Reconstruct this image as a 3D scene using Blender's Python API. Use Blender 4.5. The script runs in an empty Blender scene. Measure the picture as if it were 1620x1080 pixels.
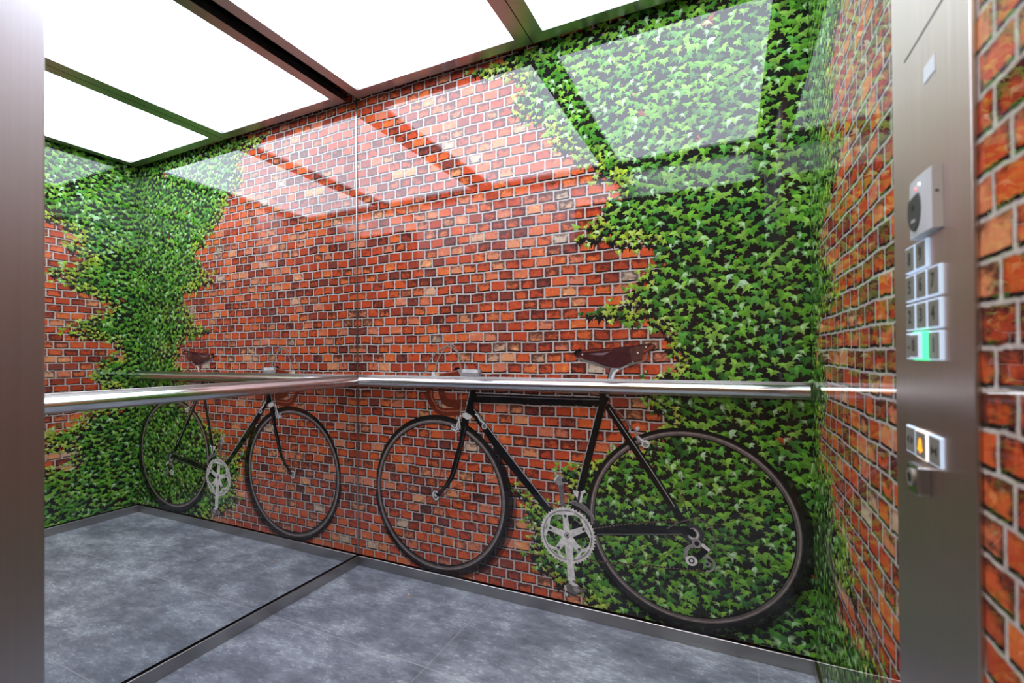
COAT_IOR, LAMP, LOBBY, EXPO, ANROT = 1.6, 5.8, 5.5, 0.0, 0.0
import bpy, bmesh, math, random
from mathutils import Vector, Matrix

random.seed(11)
C = bpy.context.scene.collection
W, D, H = 1.84, 1.36, 2.2          # car: width along the back wall, depth, ceiling height

# ------------------------------------------------------------------ helpers
def tag(o, label=None, cat=None, group=None, kind=None):
    if label: o['label'] = label
    if cat: o['category'] = cat
    if group: o['group'] = group
    if kind: o['kind'] = kind
    return o

def empty(name, loc, label=None, cat=None, group=None, kind=None, parent=None):
    o = bpy.data.objects.new(name, None); C.objects.link(o)
    o.empty_display_size = .05
    o.location = loc
    if parent: o.parent = parent
    return tag(o, label, cat, group, kind)

def wloc(o):
    v = Vector((0, 0, 0))
    while o is not None:
        v += o.location; o = o.parent
    return v

def link(name, me, parent=None, loc=(0, 0, 0)):
    """mesh given in world coordinates; origin put at loc, parent offset removed"""
    o = bpy.data.objects.new(name, me); C.objects.link(o)
    loc = Vector(loc)
    if parent is not None:
        o.parent = parent
        base = wloc(parent)
        if loc.length == 0: loc = base
        o.location = loc - base
    else:
        o.location = loc
    me.transform(Matrix.Translation(-loc))
    me.update()
    return o

class MB:
    """collects shapes for ONE mesh object"""
    def __init__(s): s.bm = bmesh.new(); s.mats = []
    def mi(s, m):
        if m not in s.mats: s.mats.append(m)
        return s.mats.index(m)
    def box(s, a, b, m, bev=0.0, seg=2):
        t = bmesh.new()
        bmesh.ops.create_cube(t, size=1)
        for v in t.verts:
            v.co = Vector([(a[i] + b[i]) / 2 + v.co[i] * (b[i] - a[i]) for i in range(3)])
        if bev: bmesh.ops.bevel(t, geom=t.edges[:], offset=bev, segments=seg, affect='EDGES', profile=.5)
        s.add(t, m); return s
    def add(s, t, m, smooth=False):
        k = s.mi(m); off = {}
        for v in t.verts: off[v] = s.bm.verts.new(v.co)
        for f in t.faces:
            try: g = s.bm.faces.new([off[v] for v in f.verts])
            except ValueError: continue
            g.material_index = k; g.smooth = smooth
        t.free()
    def tube(s, p, q, r, m, n=32, caps=True):
        p, q = Vector(p), Vector(q); d = (q - p)
        t = bmesh.new()
        bmesh.ops.create_cone(t, cap_ends=caps, segments=n, radius1=r, radius2=r, depth=d.length)
        bmesh.ops.split_edges(t, edges=[e for e in t.edges if any(len(f.verts) > 4 for f in e.link_faces)])
        t.transform(Matrix.Translation((p + q) / 2) @ d.to_track_quat('Z', 'Y').to_matrix().to_4x4())
        k = s.mi(m); off = {}
        for v in t.verts: off[v] = s.bm.verts.new(v.co)
        for f in t.faces:
            g = s.bm.faces.new([off[v] for v in f.verts]); g.material_index = k; g.smooth = len(f.verts) == 4
        t.free(); return s
    def sphere(s, c, r, m, sc=(1, 1, 1)):
        t = bmesh.new(); bmesh.ops.create_uvsphere(t, u_segments=20, v_segments=12, radius=r)
        for v in t.verts: v.co = Vector((v.co[i] * sc[i] + c[i] for i in range(3)))
        s.add(t, m, True); return s
    def prism(s, pts, frm, depth, m, bev=0.0, bseg=2):
        """outline pts (a,z) -> frm(a, z, d): extruded from d=0 to d=depth"""
        t = bmesh.new()
        lo = [t.verts.new(frm(a, z, 0)) for a, z in pts]; hi = [t.verts.new(frm(a, z, depth)) for a, z in pts]
        n = len(pts)
        t.faces.new(lo[::-1]); top = t.faces.new(hi)
        for i in range(n): t.faces.new((lo[i], lo[(i + 1) % n], hi[(i + 1) % n], hi[i]))
        bmesh.ops.recalc_face_normals(t, faces=t.faces[:])
        if bev: bmesh.ops.bevel(t, geom=[e for e in top.edges], offset=bev, segments=bseg, affect='EDGES', profile=.5)
        s.add(t, m); return s
    def build(s, name, parent=None, loc=(0, 0, 0)):
        me = bpy.data.meshes.new(name); s.bm.to_mesh(me); s.bm.free()
        for m in s.mats: me.materials.append(m)
        return link(name, me, parent, loc)

# ------------------------------------------------------------------ materials
class NT:
    def __init__(s, name):
        s.m = bpy.data.materials.new(name); s.m.use_nodes = True
        s.t = s.m.node_tree; s.t.nodes.clear()
        s.out = s.t.nodes.new('ShaderNodeOutputMaterial')
        s.b = s.t.nodes.new('ShaderNodeBsdfPrincipled')
        s.t.links.new(s.b.outputs[0], s.out.inputs[0])
    def set(s, inp, v):
        if hasattr(v, 'is_linked') or isinstance(v, bpy.types.NodeSocket): s.t.links.new(v, inp)
        else: inp.default_value = v
    def P(s, **k):
        for n, v in k.items(): s.set(s.b.inputs[n.replace('_', ' ')], v)
        return s
    def n(s, typ, **k):
        n = s.t.nodes.new(typ)
        for a, v in k.items(): setattr(n, a, v)
        return n
    def math(s, op, a, b=0.0, c=None, clamp=False):
        n = s.n('ShaderNodeMath', operation=op, use_clamp=clamp)
        s.set(n.inputs[0], a); s.set(n.inputs[1], b)
        if c is not None: s.set(n.inputs[2], c)
        return n.outputs[0]
    def pos(s):
        g = s.n('ShaderNodeNewGeometry'); x = s.n('ShaderNodeSeparateXYZ')
        s.t.links.new(g.outputs['Position'], x.inputs[0])
        return x.outputs, g.outputs['Position']
    def comb(s, x, y, z=0.0):
        n = s.n('ShaderNodeCombineXYZ'); s.set(n.inputs[0], x); s.set(n.inputs[1], y); s.set(n.inputs[2], z)
        return n.outputs[0]
    def noise(s, vec, scale, detail=3, rough=.55):
        n = s.n('ShaderNodeTexNoise'); s.set(n.inputs['Vector'], vec)
        n.inputs['Scale'].default_value = scale; n.inputs['Detail'].default_value = detail; n.inputs['Roughness'].default_value = rough
        return n.outputs['Fac']
    def ramp(s, f, stops, interp='LINEAR'):
        n = s.n('ShaderNodeValToRGB'); s.set(n.inputs[0], f); r = n.color_ramp; r.interpolation = interp
        while len(r.elements) < len(stops): r.elements.new(.5)
        for e, (p, c) in zip(r.elements, stops):
            e.position = p; e.color = (*c, 1) if len(c) == 3 else c
        return n.outputs[0]
    def mix(s, f, a, b, mode='MIX'):
        n = s.n('ShaderNodeMix', data_type='RGBA', blend_type=mode)
        s.set(n.inputs[0], f)
        for i, v in ((6, a), (7, b)):
            if isinstance(v, tuple): v = (*v, 1) if len(v) == 3 else v
            s.set(n.inputs[i], v)
        return n.outputs[2]
    def step(s, v, lo, hi):
        n = s.n('ShaderNodeMapRange', interpolation_type='SMOOTHSTEP'); s.set(n.inputs[0], v)
        n.inputs[1].default_value = lo; n.inputs[2].default_value = hi
        return n.outputs[0]

PRINT = dict(Roughness=.6, Specular_IOR_Level=0.0, Coat_Weight=1.0, Coat_Roughness=0.0, Coat_IOR=COAT_IOR)

def flat(name, col, rough=.5, metal=0.0, **k):
    t = NT(name); t.P(Base_Color=(*col, 1), Roughness=rough, Metallic=metal, **k); return t.m
def printed(name, col):
    t = NT(name)
    # fine ink variation so the print is not one dead flat colour
    o, p = t.pos(); f = t.noise(p, 60, 3)
    c = t.mix(t.step(f, .3, .7), tuple(x * .8 for x in col), tuple(min(1, x * 1.15) for x in col))
    t.P(Base_Color=c, **PRINT); return t.m

def brick_mat(name, axis, bw, bh, ph=0.0):
    t = NT(name); o, p = t.pos()
    a, z = o[axis], o[2]
    wob = t.math('MULTIPLY', t.math('SUBTRACT', t.noise(p, 6, 2), .5), .016)
    jz = t.math('MULTIPLY', t.math('SUBTRACT', t.noise(p, 70, 2), .5), .0045)
    ja = t.math('MULTIPLY', t.math('SUBTRACT', t.noise(t.comb(o[1], o[2], o[0]), 65, 2), .5), .0045)
    zz = t.math('ADD', t.math('ADD', z, wob), jz)
    v = t.math('DIVIDE', zz, bh)
    row = t.math('FLOOR', v); fv = t.math('FRACT', v)
    wn = t.n('ShaderNodeTexWhiteNoise', noise_dimensions='1D'); t.set(wn.inputs['W'], row)
    u = t.math('ADD', t.math('DIVIDE', t.math('ADD', a, ja), bw), t.math('MULTIPLY', row, .5))
    u = t.math('ADD', u, t.math('MULTIPLY', wn.outputs['Value'], .3)); u = t.math('ADD', u, ph)
    col = t.math('FLOOR', u); fu = t.math('FRACT', u)
    idv = t.n('ShaderNodeTexWhiteNoise', noise_dimensions='2D'); t.set(idv.inputs['Vector'], t.comb(col, row))
    rnd = idv.outputs['Value']
    rsep = t.n('ShaderNodeSeparateColor'); t.set(rsep.inputs[0], idv.outputs['Color'])
    du = t.math('MULTIPLY', t.math('MINIMUM', fu, t.math('SUBTRACT', 1.0, fu)), bw)
    dt = t.math('MULTIPLY', t.math('SUBTRACT', 1.0, fv), bh)
    db = t.math('MULTIPLY', fv, bh)
    mk = t.math('MULTIPLY', t.math('MULTIPLY', t.step(du, .0022, .0042), t.step(dt, .0006, .0022)), t.step(db, .0080, .0096))
    shd = t.math('MULTIPLY', t.math('MULTIPLY', t.step(du, .0026, .005), t.step(dt, .0006, .002)), t.step(db, .0028, .0042))
    base = t.ramp(rnd, [(0, (.22, .052, .036)), (.08, (.34, .058, .030)), (.20, (.46, .066, .027)), (.40, (.57, .080, .027)), (.58, (.66, .108, .032)),
                        (.76, (.72, .155, .045)), (.88, (.66, .20, .11)), (.96, (.78, .31, .13)), (1, (.60, .47, .35))])
    # burnt patches and vertical streaks inside the bricks
    off = t.comb(t.math('ADD', a, t.math('MULTIPLY', rnd, 7.0)), t.math('MULTIPLY', z, 1.4), t.math('MULTIPLY', row, .37))
    # burnt patches gather towards the top and the ends of each brick
    em = t.math('SUBTRACT', 1.0, t.math('MULTIPLY', t.step(du, .002, .018), t.step(dt, .0, .020)))
    bn = t.math('ADD', t.noise(off, 42, 5, .68), t.math('MULTIPLY', t.math('SUBTRACT', rsep.outputs[1], .5), .30))
    burnt = t.step(t.math('ADD', bn, t.math('MULTIPLY', em, .21)), .50, .80)
    streak = t.noise(t.comb(t.math('MULTIPLY', a, 6.0), z, 1.0), 40, 3)
    base = t.mix(t.math('MULTIPLY', burnt, .88), base, (.050, .019, .018))
    light = t.step(t.noise(off, 30, 4), .54, .74)
    base = t.mix(t.math('MULTIPLY', light, .75), base, t.mix(1.0, base, (1.30, 2.0, 1.9), 'MULTIPLY'))
    k = t.math('ADD', .68, t.math('MULTIPLY', streak, .58))
    base = t.mix(1.0, base, t.comb(k, k, k), 'MULTIPLY')
    mort = t.ramp(t.noise(p, 90, 3), [(.25, (.40, .34, .31)), (.75, (.64, .58, .54))])
    c = t.mix(shd, mort, (.022, .014, .013)); c = t.mix(mk, c, base)
    t.P(Base_Color=c, **PRINT)
    return t.m

def steel(name, col=(.56, .55, .54), rough=.24, axis=2, amt=.10, aniso=0.0):
    t = NT(name); o, p = t.pos()
    s = [150.0] * 3; s[axis] = 1.6
    v = t.comb(*[t.math('MULTIPLY', o[i], s[i]) for i in range(3)])
    f = t.noise(v, 1.0, 3)
    k = t.ramp(f, [(.2, tuple(c * (1 - amt) for c in col)), (.8, tuple(min(1, c * (1 + amt)) for c in col))])
    r = t.math('ADD', rough - .05, t.math('MULTIPLY', f, .1))
    t.P(Base_Color=k, Metallic=1.0, Roughness=r)
    if aniso:
        tg = t.n('ShaderNodeTangent', direction_type='RADIAL', axis='Z'); t.set(t.b.inputs['Tangent'], tg.outputs[0])
        t.b.inputs['Anisotropic'].default_value = aniso; t.b.inputs['Anisotropic Rotation'].default_value = ANROT
    return t.m

M = {}
M['brick_back'] = brick_mat('brick_print_back', 0, .0665, .0417)
M['brick_side'] = brick_mat('brick_print_side', 1, .0695, .0417, .3)
M['core'] = flat('dark_core', (.012, .012, .014), .8)
M['steel'] = steel('brushed_steel_upright', rough=.22)
M['steel_x'] = flat('satin_steel', (.44, .42, .40), .30, 1.0)
M['steel_y'] = M['steel_x']
M['frame'] = steel('ceiling_frame_steel', (.38, .365, .36), .30, 0, .04)
M['column'] = steel('panel_column_steel', (.64, .565, .54), .36, 2, .05, .8)
M['post'] = steel('door_post_steel', (.53, .52, .545), .38, 2, .06, .75)
M['polish'] = flat('polished_tube', (.70, .70, .70), .13, 1.0)
M['polish_y'] = M['polish']
M['mirror'] = flat('mirror_silver', (.86, .885, .88), 0.0, 1.0)
M['black'] = flat('black_plastic', (.015, .015, .016), .4)
M['grille'] = flat('intercom_charcoal', (.055, .055, .06), .45)
M['shell'] = flat('intercom_silver_plastic', (.55, .57, .60), .35)
M['cap'] = flat('button_cap_satin', (.26, .25, .22), .45, .35)
M['glyph'] = flat('engraved_black', (.012, .012, .012), .6)

def emit(name, col, s):
    t = NT(name); t.P(Base_Color=(*[min(1, c * .8) for c in col], 1), Emission_Color=(*col, 1), Emission_Strength=s, Roughness=.4); return t.m
M['lamp'] = emit('luminous_diffuser', (.89, .955, 1.10), LAMP)
M['glow'] = emit('button_rim_glow', (.58, .72, .92), .62)
M['glow_w'] = emit('button_rim_glow_warm', (1.0, .88, .82), 1.0)
M['green'] = emit('button_collar_green', (.10, 1.0, .42), 1.1)
M['amber'] = emit('bell_amber', (1.0, .42, .02), 1.1)
M['red'] = emit('led_red', (1.0, .25, .3), 1.2)
M['ledw'] = emit('led_white', (.9, .95, 1.0), 1.1)

def floor_mat():
    t = NT('grey_concrete_vinyl'); o, p = t.pos()
    big = t.noise(t.comb(o[0], t.math('MULTIPLY', o[1], 1.7), .3), 5.5, 6, .66)
    mid = t.noise(t.comb(t.math('MULTIPLY', o[0], .8), t.math('MULTIPLY', o[1], 2.2), .7), 22, 6, .7)
    f = t.math('ADD', t.math('MULTIPLY', big, .62), t.math('MULTIPLY', mid, .38))
    c = t.ramp(f, [(.34, (.11, .122, .15)), (.46, (.175, .193, .235)), (.55, (.25, .275, .325)), (.66, (.36, .40, .45))])
    # chalky trowel scratches, denser in the lighter clouds
    fine = t.noise(t.comb(o[0], t.math('MULTIPLY', o[1], 2.6), .1), 46, 7, .78)
    spots = t.step(t.math('ADD', fine, t.math('MULTIPLY', big, .45)), .755, .90)
    c = t.mix(t.math('MULTIPLY', spots, .75), c, (.50, .56, .60))
    dk = t.step(t.math('ADD', t.noise(t.comb(t.math('MULTIPLY', o[0], 2.0), o[1], 3.1), 30, 6, .75), t.math('MULTIPLY', big, -.3)), .42, .56)
    c = t.mix(t.math('MULTIPLY', dk, .5), c, (.075, .083, .10))
    def lines(ax, pitch, off):
        fr = t.math('FRACT', t.math('ADD', t.math('DIVIDE', ax, pitch), off))
        d = t.math('MULTIPLY', t.math('MINIMUM', fr, t.math('SUBTRACT', 1.0, fr)), pitch)
        return t.math('SUBTRACT', 1.0, t.step(d, .0010, .0026))
    ln = t.math('MAXIMUM', lines(o[1], .48, .979), t.math('MULTIPLY', lines(o[0], .96, .25), .6))
    c = t.mix(t.math('MULTIPLY', ln, .75), c, (.40, .41, .41))
    t.P(Base_Color=c, Roughness=.42, Specular_IOR_Level=.4); return t.m
M['floor'] = floor_mat()
M['lobby_floor'] = flat('landing_stone', (.20, .18, .16), .35)
M['lobby_wall'] = flat('landing_plaster', (.40, .33, .28), .8)
M['lobby_ceiling'] = flat('landing_ceiling', (.6, .58, .55), .8)
# outlines traced on the walls, in metres (along the wall, height)
IVY_BACK = [(0.6307, 2.1919), (0.7058, 2.1405), (0.7933, 2.149), (0.8659, 2.084), (0.8231, 1.9717), (0.9029, 1.9185), (0.9747, 1.8657), (1.0081, 1.8145), (1.0837, 1.744), (1.1664, 1.6956), (1.1589, 1.652), (1.2617, 1.6211), (1.2221, 1.574), (1.1745, 1.5175), (1.0686, 1.4279), (1.1424, 1.4246), (1.1904, 1.4381), (1.2596, 1.384), (1.3093, 1.388), (1.3877, 1.3641), (1.3591, 1.3064), (1.3259, 1.2686), (1.2922, 1.2278), (1.2578, 1.1771), (1.1182, 1.1463), (1.2414, 1.1318), (1.3135, 1.1108), (1.3852, 1.0993), (1.4105, 1.0698), (1.4206, 1.0255), (1.4409, 0.9704), (1.3686, 0.9191), (1.3116, 0.9025), (1.3547, 0.8138), (1.4184, 0.7833), (1.3752, 0.7034), (1.2916, 0.6568), (1.2067, 0.6131), (1.1354, 0.5997), (1.0157, 0.555), (1.0483, 0.5004), (1.0603, 0.4418), (0.9706, 0.406), (0.8911, 0.433), (0.7945, 0.4721), (0.8609, 0.4167), (0.8768, 0.3436), (0.9115, 0.299), (0.8838, 0.2049), (0.9423, 0.1561), (1.0121, 0.1112), (1.1068, 0.0926), (1.1663, 0.0237), (1.4934, 0.0244), (1.8276, 0.0304), (1.84, 0.05), (1.84, 2.24), (1.3011, 2.2259)]
IVY_RIGHT = [(0, 2.24), (-0.55, 2.24), (-0.5, 1.95), (-0.53, 1.8), (-0.448, 1.776), (-0.291, 1.705), (-0.366, 1.637), (-0.25, 1.58), (-0.3, 1.53), (-0.448, 1.489), (-0.429, 1.45), (-0.314, 1.4), (-0.215, 1.367), (-0.142, 1.304), (-0.237, 1.239), (-0.366, 1.136), (-0.258, 1.125), (-0.142, 1.1), (-0.093, 1.0), (-0.2, 0.97), (-0.237, 0.918), (-0.215, 0.845), (-0.12, 0.796), (-0.12, 0.698), (-0.27, 0.657), (-0.29, 0.612), (-0.448, 0.566), (-0.53, 0.486), (-0.34, 0.476), (-0.335, 0.366), (-0.473, 0.381), (-0.716, 0.453), (-0.82, 0.4), (-0.82, 0.05), (0, 0.05)]
BK = {
 'head': [(0.6176, 0.8454), (0.6481, 0.8462), (0.6262, 0.7633), (0.623, 0.7393), (0.5891, 0.7376)],
 'down': [(0.6263, 0.7819), (0.6415, 0.7693), (0.8247, 0.5641), (0.8915, 0.4929), (0.9912, 0.3893), (0.9599, 0.3752), (0.8912, 0.4454), (0.761, 0.5737), (0.623, 0.7446)],
 'downhl': [(0.6354, 0.7664), (0.8233, 0.5615), (0.8915, 0.4879), (0.9706, 0.4036)],
 'top': [(0.6359, 0.8326), (1.051, 0.8317), (1.1852, 0.8326), (1.1849, 0.8023), (1.0508, 0.7992), (0.6295, 0.794)],
 'tophl': [(0.651, 0.8238), (1.051, 0.8233), (1.1685, 0.8251)],
 'seat': [(1.1759, 0.8581), (1.2018, 0.8541), (1.2039, 0.8263), (1.1896, 0.7955), (1.1303, 0.5733), (1.1101, 0.4812), (1.0848, 0.3925), (1.0473, 0.3873), (1.0729, 0.4601), (1.0986, 0.5655), (1.1635, 0.8038)],
 'seathl': [(1.1647, 0.8038), (1.1023, 0.5706), (1.0755, 0.4652)],
 'stay': [(1.1896, 0.7955), (1.2061, 0.8148), (1.3506, 0.6012), (1.4405, 0.4679), (1.4647, 0.4234), (1.4481, 0.4058), (1.4195, 0.452), (1.3177, 0.5981)],
 'stayhl': [(1.206, 0.7962), (1.3505, 0.5878), (1.4321, 0.4624)],
 'chainstay': [(1.0596, 0.3554), (1.1502, 0.3617), (1.4747, 0.4033), (1.4846, 0.3832), (1.4724, 0.3727), (1.1498, 0.3218), (1.059, 0.2859)],
 'chainstayhl': [(1.1547, 0.326), (1.4561, 0.3734)],
 'fork': [(0.5778, 0.7305), (0.6107, 0.7322), (0.6089, 0.708), (0.5834, 0.6164), (0.5543, 0.5166), (0.5335, 0.4656), (0.5043, 0.4273), (0.4552, 0.3776), (0.4408, 0.3858), (0.4876, 0.4338), (0.5129, 0.4718), (0.5341, 0.5426), (0.5633, 0.6288), (0.5743, 0.6991)],
 'forkhl': [(0.596, 0.6934), (0.5753, 0.6158), (0.5462, 0.5228), (0.5253, 0.4717), (0.496, 0.4334), (0.4536, 0.3895)],
 'fhub': (0.4408, 0.3829),
 'crown': [(0.5794, 0.744), (0.6006, 0.747), (0.6238, 0.7348), (0.6215, 0.7263), (0.6033, 0.7204), (0.5816, 0.7302)],
 'fbrake': [[(0.5718, 0.7396), (0.5541, 0.6988), (0.5452, 0.6783)], [(0.5601, 0.7291), (0.5657, 0.6896), (0.5539, 0.6714)], [(0.5247, 0.6921), (0.5452, 0.6783), (0.5598, 0.6842)], [(0.5276, 0.6772), (0.548, 0.6685)]],
 'hood': [(0.5558, 0.931), (0.5715, 0.9346), (0.6445, 0.9342), (0.6713, 0.9334), (0.6638, 0.9041), (0.5713, 0.9027), (0.5644, 0.9186)],
 'hoodhl': [(0.579, 0.9262), (0.6444, 0.9253), (0.6556, 0.9235)],
 'hoodtop': [(0.5353, 0.9283), (0.5471, 0.9409), (0.5657, 0.941), (0.5715, 0.9336), (0.5558, 0.93)],
 'grip': [(0.4604, 0.9021), (0.4665, 0.9124), (0.5293, 0.9222), (0.5557, 0.927), (0.5673, 0.9161), (0.5701, 0.9027)],
 'lever': [(0.4218, 0.9016), (0.4281, 0.9212), (0.4367, 0.9213), (0.4439, 0.9019)],
 'cable1': [(0.3821, 0.9072), (0.396, 0.9374), (0.4149, 0.9709), (0.4489, 1.0052), (0.4764, 1.0233), (0.5004, 1.0316), (0.5301, 1.0262), (0.5563, 1.0034), (0.566, 0.9709), (0.5726, 0.9286), (0.5746, 0.8888), (0.5754, 0.8391), (0.5744, 0.7795), (0.5677, 0.7344)],
 'cable2': [(0.4379, 0.9213), (0.4486, 0.953), (0.464, 0.9862), (0.4853, 1.0166), (0.5064, 1.0366), (0.5213, 1.0414), (0.539, 1.0336), (0.5592, 1.0059), (0.5822, 0.9734), (0.6066, 0.9329)],
 'drop1': [(0.4129, 0.8552), (0.415, 0.8141), (0.4259, 0.7837), (0.4442, 0.764), (0.4744, 0.75), (0.5163, 0.7495), (0.5719, 0.7545)],
 'drop2': [(0.4722, 0.8566), (0.4779, 0.8212), (0.4928, 0.7964), (0.5165, 0.7872), (0.5518, 0.7861), (0.5981, 0.7928)],
 'drop1hl': [(0.4189, 0.8399), (0.4248, 0.8042), (0.4503, 0.7719)],
 'shifter': [(0.6414, 0.747), (0.6542, 0.7388), (0.6652, 0.7223), (0.6845, 0.7088), (0.6927, 0.6972), (0.6816, 0.6892), (0.6717, 0.7008), (0.6541, 0.7241)],
 'shiftdisc': (0.6844, 0.6976),
 'ring': (1.0404, 0.3042),
 'ringr': (0.11104999999999998, 0.10830000000000001),
 'bolts': [(1.0335, 0.3765), (1.1048, 0.3371), (1.0879, 0.2585), (1.0053, 0.2516), (0.9728, 0.3216)],
 'crank': [(1.0242, 0.3093), (1.0406, 0.3273), (1.0592, 0.3122), (1.0627, 0.2796), (1.0653, 0.2088), (1.071, 0.1386), (1.0417, 0.1328), (1.0385, 0.2039), (1.0304, 0.2641)],
 'crankhl': [(1.0429, 0.2764), (1.0502, 0.1958), (1.0551, 0.1406)],
 'pedal': [(1.0307, 0.1127), (1.0497, 0.1318), (1.071, 0.1386), (1.0814, 0.1153), (1.1101, 0.1137), (1.1137, 0.1079), (1.0812, 0.0925), (1.0732, 0.0807), (1.0374, 0.073), (1.0332, 0.0901)],
 'crank2': [(1.004, 0.4951), (1.0258, 0.5001), (1.0298, 0.4542), (1.0338, 0.4136), (1.0153, 0.4111), (1.0118, 0.452)],
 'pedal2': [(0.9887, 0.5064), (1.0015, 0.5207), (1.007, 0.5327), (1.0207, 0.532), (1.0287, 0.5159), (1.0258, 0.496), (1.0067, 0.4902), (0.993, 0.4991)],
 'fd': [(1.0643, 0.4789), (1.0818, 0.4784), (1.0923, 0.4745), (1.1107, 0.4853), (1.1158, 0.4773), (1.1043, 0.4684), (1.0999, 0.4375), (1.0841, 0.4344), (1.079, 0.4526), (1.0658, 0.4688)],
 'fdcage': [(1.0495, 0.4285), (1.0629, 0.4378), (1.0894, 0.4361), (1.1154, 0.4218), (1.1384, 0.3973), (1.1485, 0.3787), (1.1418, 0.3747), (1.1203, 0.3973), (1.0944, 0.414), (1.0681, 0.4232)],
 'saddle': [(1.076, 0.9934), (1.0839, 1.0029), (1.1008, 1.0095), (1.1569, 1.0144), (1.2189, 1.0169), (1.279, 1.0222), (1.3259, 1.0287), (1.358, 1.0322), (1.3715, 1.0245), (1.3733, 1.0163), (1.3646, 1.007), (1.3279, 0.9962), (1.3242, 0.9731), (1.3067, 0.9688), (1.2879, 0.9659), (1.2689, 0.9551), (1.2473, 0.9446), (1.2158, 0.9434), (1.1814, 0.9523), (1.1515, 0.9658), (1.1134, 0.9737), (1.1032, 0.9832), (1.0902, 0.9827), (1.0785, 0.9878)],
 'saddleflank': [(1.2813, 1.0138), (1.3258, 1.024), (1.3488, 1.0272), (1.3302, 0.9991), (1.3242, 0.9735), (1.2891, 0.9664), (1.2858, 0.9898)],
 'saddleedge': [(1.3244, 0.9986), (1.3464, 1.0166), (1.3602, 1.027), (1.3681, 1.0257), (1.3665, 1.0176), (1.3463, 1.0037), (1.3267, 0.9963)],
 'saddlehl': [(1.1314, 0.9943), (1.1618, 0.9983), (1.1917, 0.9996), (1.2163, 1.0048), (1.1867, 0.9903), (1.1567, 0.9905)],
 'saddleridge': [(1.1033, 1.0032), (1.1366, 1.0067), (1.1819, 1.0095), (1.2213, 1.0125)],
 'rail': [(1.0811, 0.9782), (1.1133, 0.9707), (1.1514, 0.9608), (1.1863, 0.9486), (1.2158, 0.9403), (1.2449, 0.9405), (1.2689, 0.9491), (1.302, 0.9612), (1.3276, 0.9671), (1.3397, 0.9754), (1.3429, 0.999)],
 'post': [(1.2104, 0.9439), (1.2304, 0.9416), (1.2449, 0.9405), (1.2641, 0.9515), (1.2749, 0.9563), (1.2712, 0.9467), (1.2496, 0.9369), (1.2327, 0.9271), (1.2264, 0.9028), (1.2007, 0.9023)],
 'posthl': [(1.2167, 0.9026), (1.2242, 0.9246), (1.24, 0.9368)],
 'rivets': [(1.1058, 0.9932), (1.3105, 0.998), (1.3396, 1.0183)],
 'rbrake': [(1.297, 0.7198), (1.3077, 0.7272), (1.305, 0.7162), (1.3075, 0.7), (1.322, 0.6861), (1.3352, 0.683), (1.3443, 0.6756), (1.3351, 0.6722), (1.3193, 0.675), (1.3034, 0.6888), (1.2982, 0.7048)],
 'rbrakeloop': (1.3351, 0.6735),
 'rcable': [(1.2001, 0.8199), (1.2307, 0.7919), (1.2621, 0.7602), (1.2769, 0.7391), (1.2875, 0.7219)],
 'rhub': (1.4907, 0.3781),
 'rdbody': (1.5009, 0.3489),
 'rdarm': [(1.5157, 0.3527), (1.5215, 0.353), (1.5438, 0.3363), (1.5382, 0.3275), (1.5161, 0.3426)],
 'rdblock': [(1.4931, 0.3101), (1.5273, 0.3413), (1.5382, 0.3275), (1.5062, 0.2918), (1.4959, 0.2947)],
 'rdcage': [(1.4874, 0.3394), (1.4753, 0.3326), (1.4661, 0.315), (1.4675, 0.296), (1.4734, 0.2843)],
 'jock1': (1.4839, 0.2878),
 'jock2': (1.534, 0.2852),
 'rdcable': [(1.4038, 0.384), (1.4288, 0.4024), (1.4504, 0.4152), (1.4747, 0.4252), (1.4957, 0.4298), (1.5134, 0.4298), (1.531, 0.4239), (1.544, 0.4116), (1.5525, 0.3957), (1.558, 0.3747), (1.5587, 0.356), (1.5534, 0.3379)],
 'chain1': [(1.1444, 0.3459), (1.268, 0.3811), (1.3533, 0.4001), (1.435, 0.4142)],
 'chain2': [(1.1142, 0.2241), (1.1891, 0.2287), (1.3204, 0.2418), (1.4335, 0.2522), (1.5261, 0.2604)],
 'cassette': (1.4744, 0.396),
}

# ------------------------------------------------------------------ the car's shell
def S(o): return tag(o, kind='structure')
S(MB().box((-.05, -D - .14, -.05), (W + .05, .06, 0), M['floor']).build('floor'))
b = MB().box((-.02, .0, .0525), (W + .02, .012, H + .12), M['brick_back'])
S(b.build('wall_back'))
S(MB().box((-.04, .012, -.02), (W + .05, .05, H + .2), M['core']).build('wall_back_core'))
S(MB().box((W, -D, .0525), (W + .012, 0, H + .12), M['brick_side']).build('wall_right'))
S(MB().box((W + .012, -D, -.02), (W + .05, .012, H + .2), M['core']).build('wall_right_core'))
S(MB().box((-.05, -D, -.02), (-.008, .012, H + .2), M['core']).build('wall_left'))
S(MB().box((-.05, -D - .14, H + .12), (W + .05, .05, H + .2), M['core']).build('ceiling'))
mir = MB().box((-.008, -D, .0525), (0, 0, H + .12), M['mirror'], ).build('mirror', loc=(0, -.68, .0525))
tag(mir, 'full height mirror covering the whole left wall of the lift car', 'mirror')
# skirting
t_ = .006
S(MB().box((0, -t_, 0), (W, .012, .045), M['steel_x'], .0012, 1).build('baseboard_back'))
S(MB().box((-.008, -D, 0), (t_, -t_, .045), M['steel_y'], .0012, 1).build('baseboard_left'))
S(MB().box((W - t_, -D, 0), (W + .012, -t_, .045), M['steel_y'], .0012, 1).build('baseboard_right'))
# thin joint strip where mirror and mural meet
S(MB().box((0, -.0042, .0525), (.0034, 0, H + .10), M['steel_x']).build('trim_1'))

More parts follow.
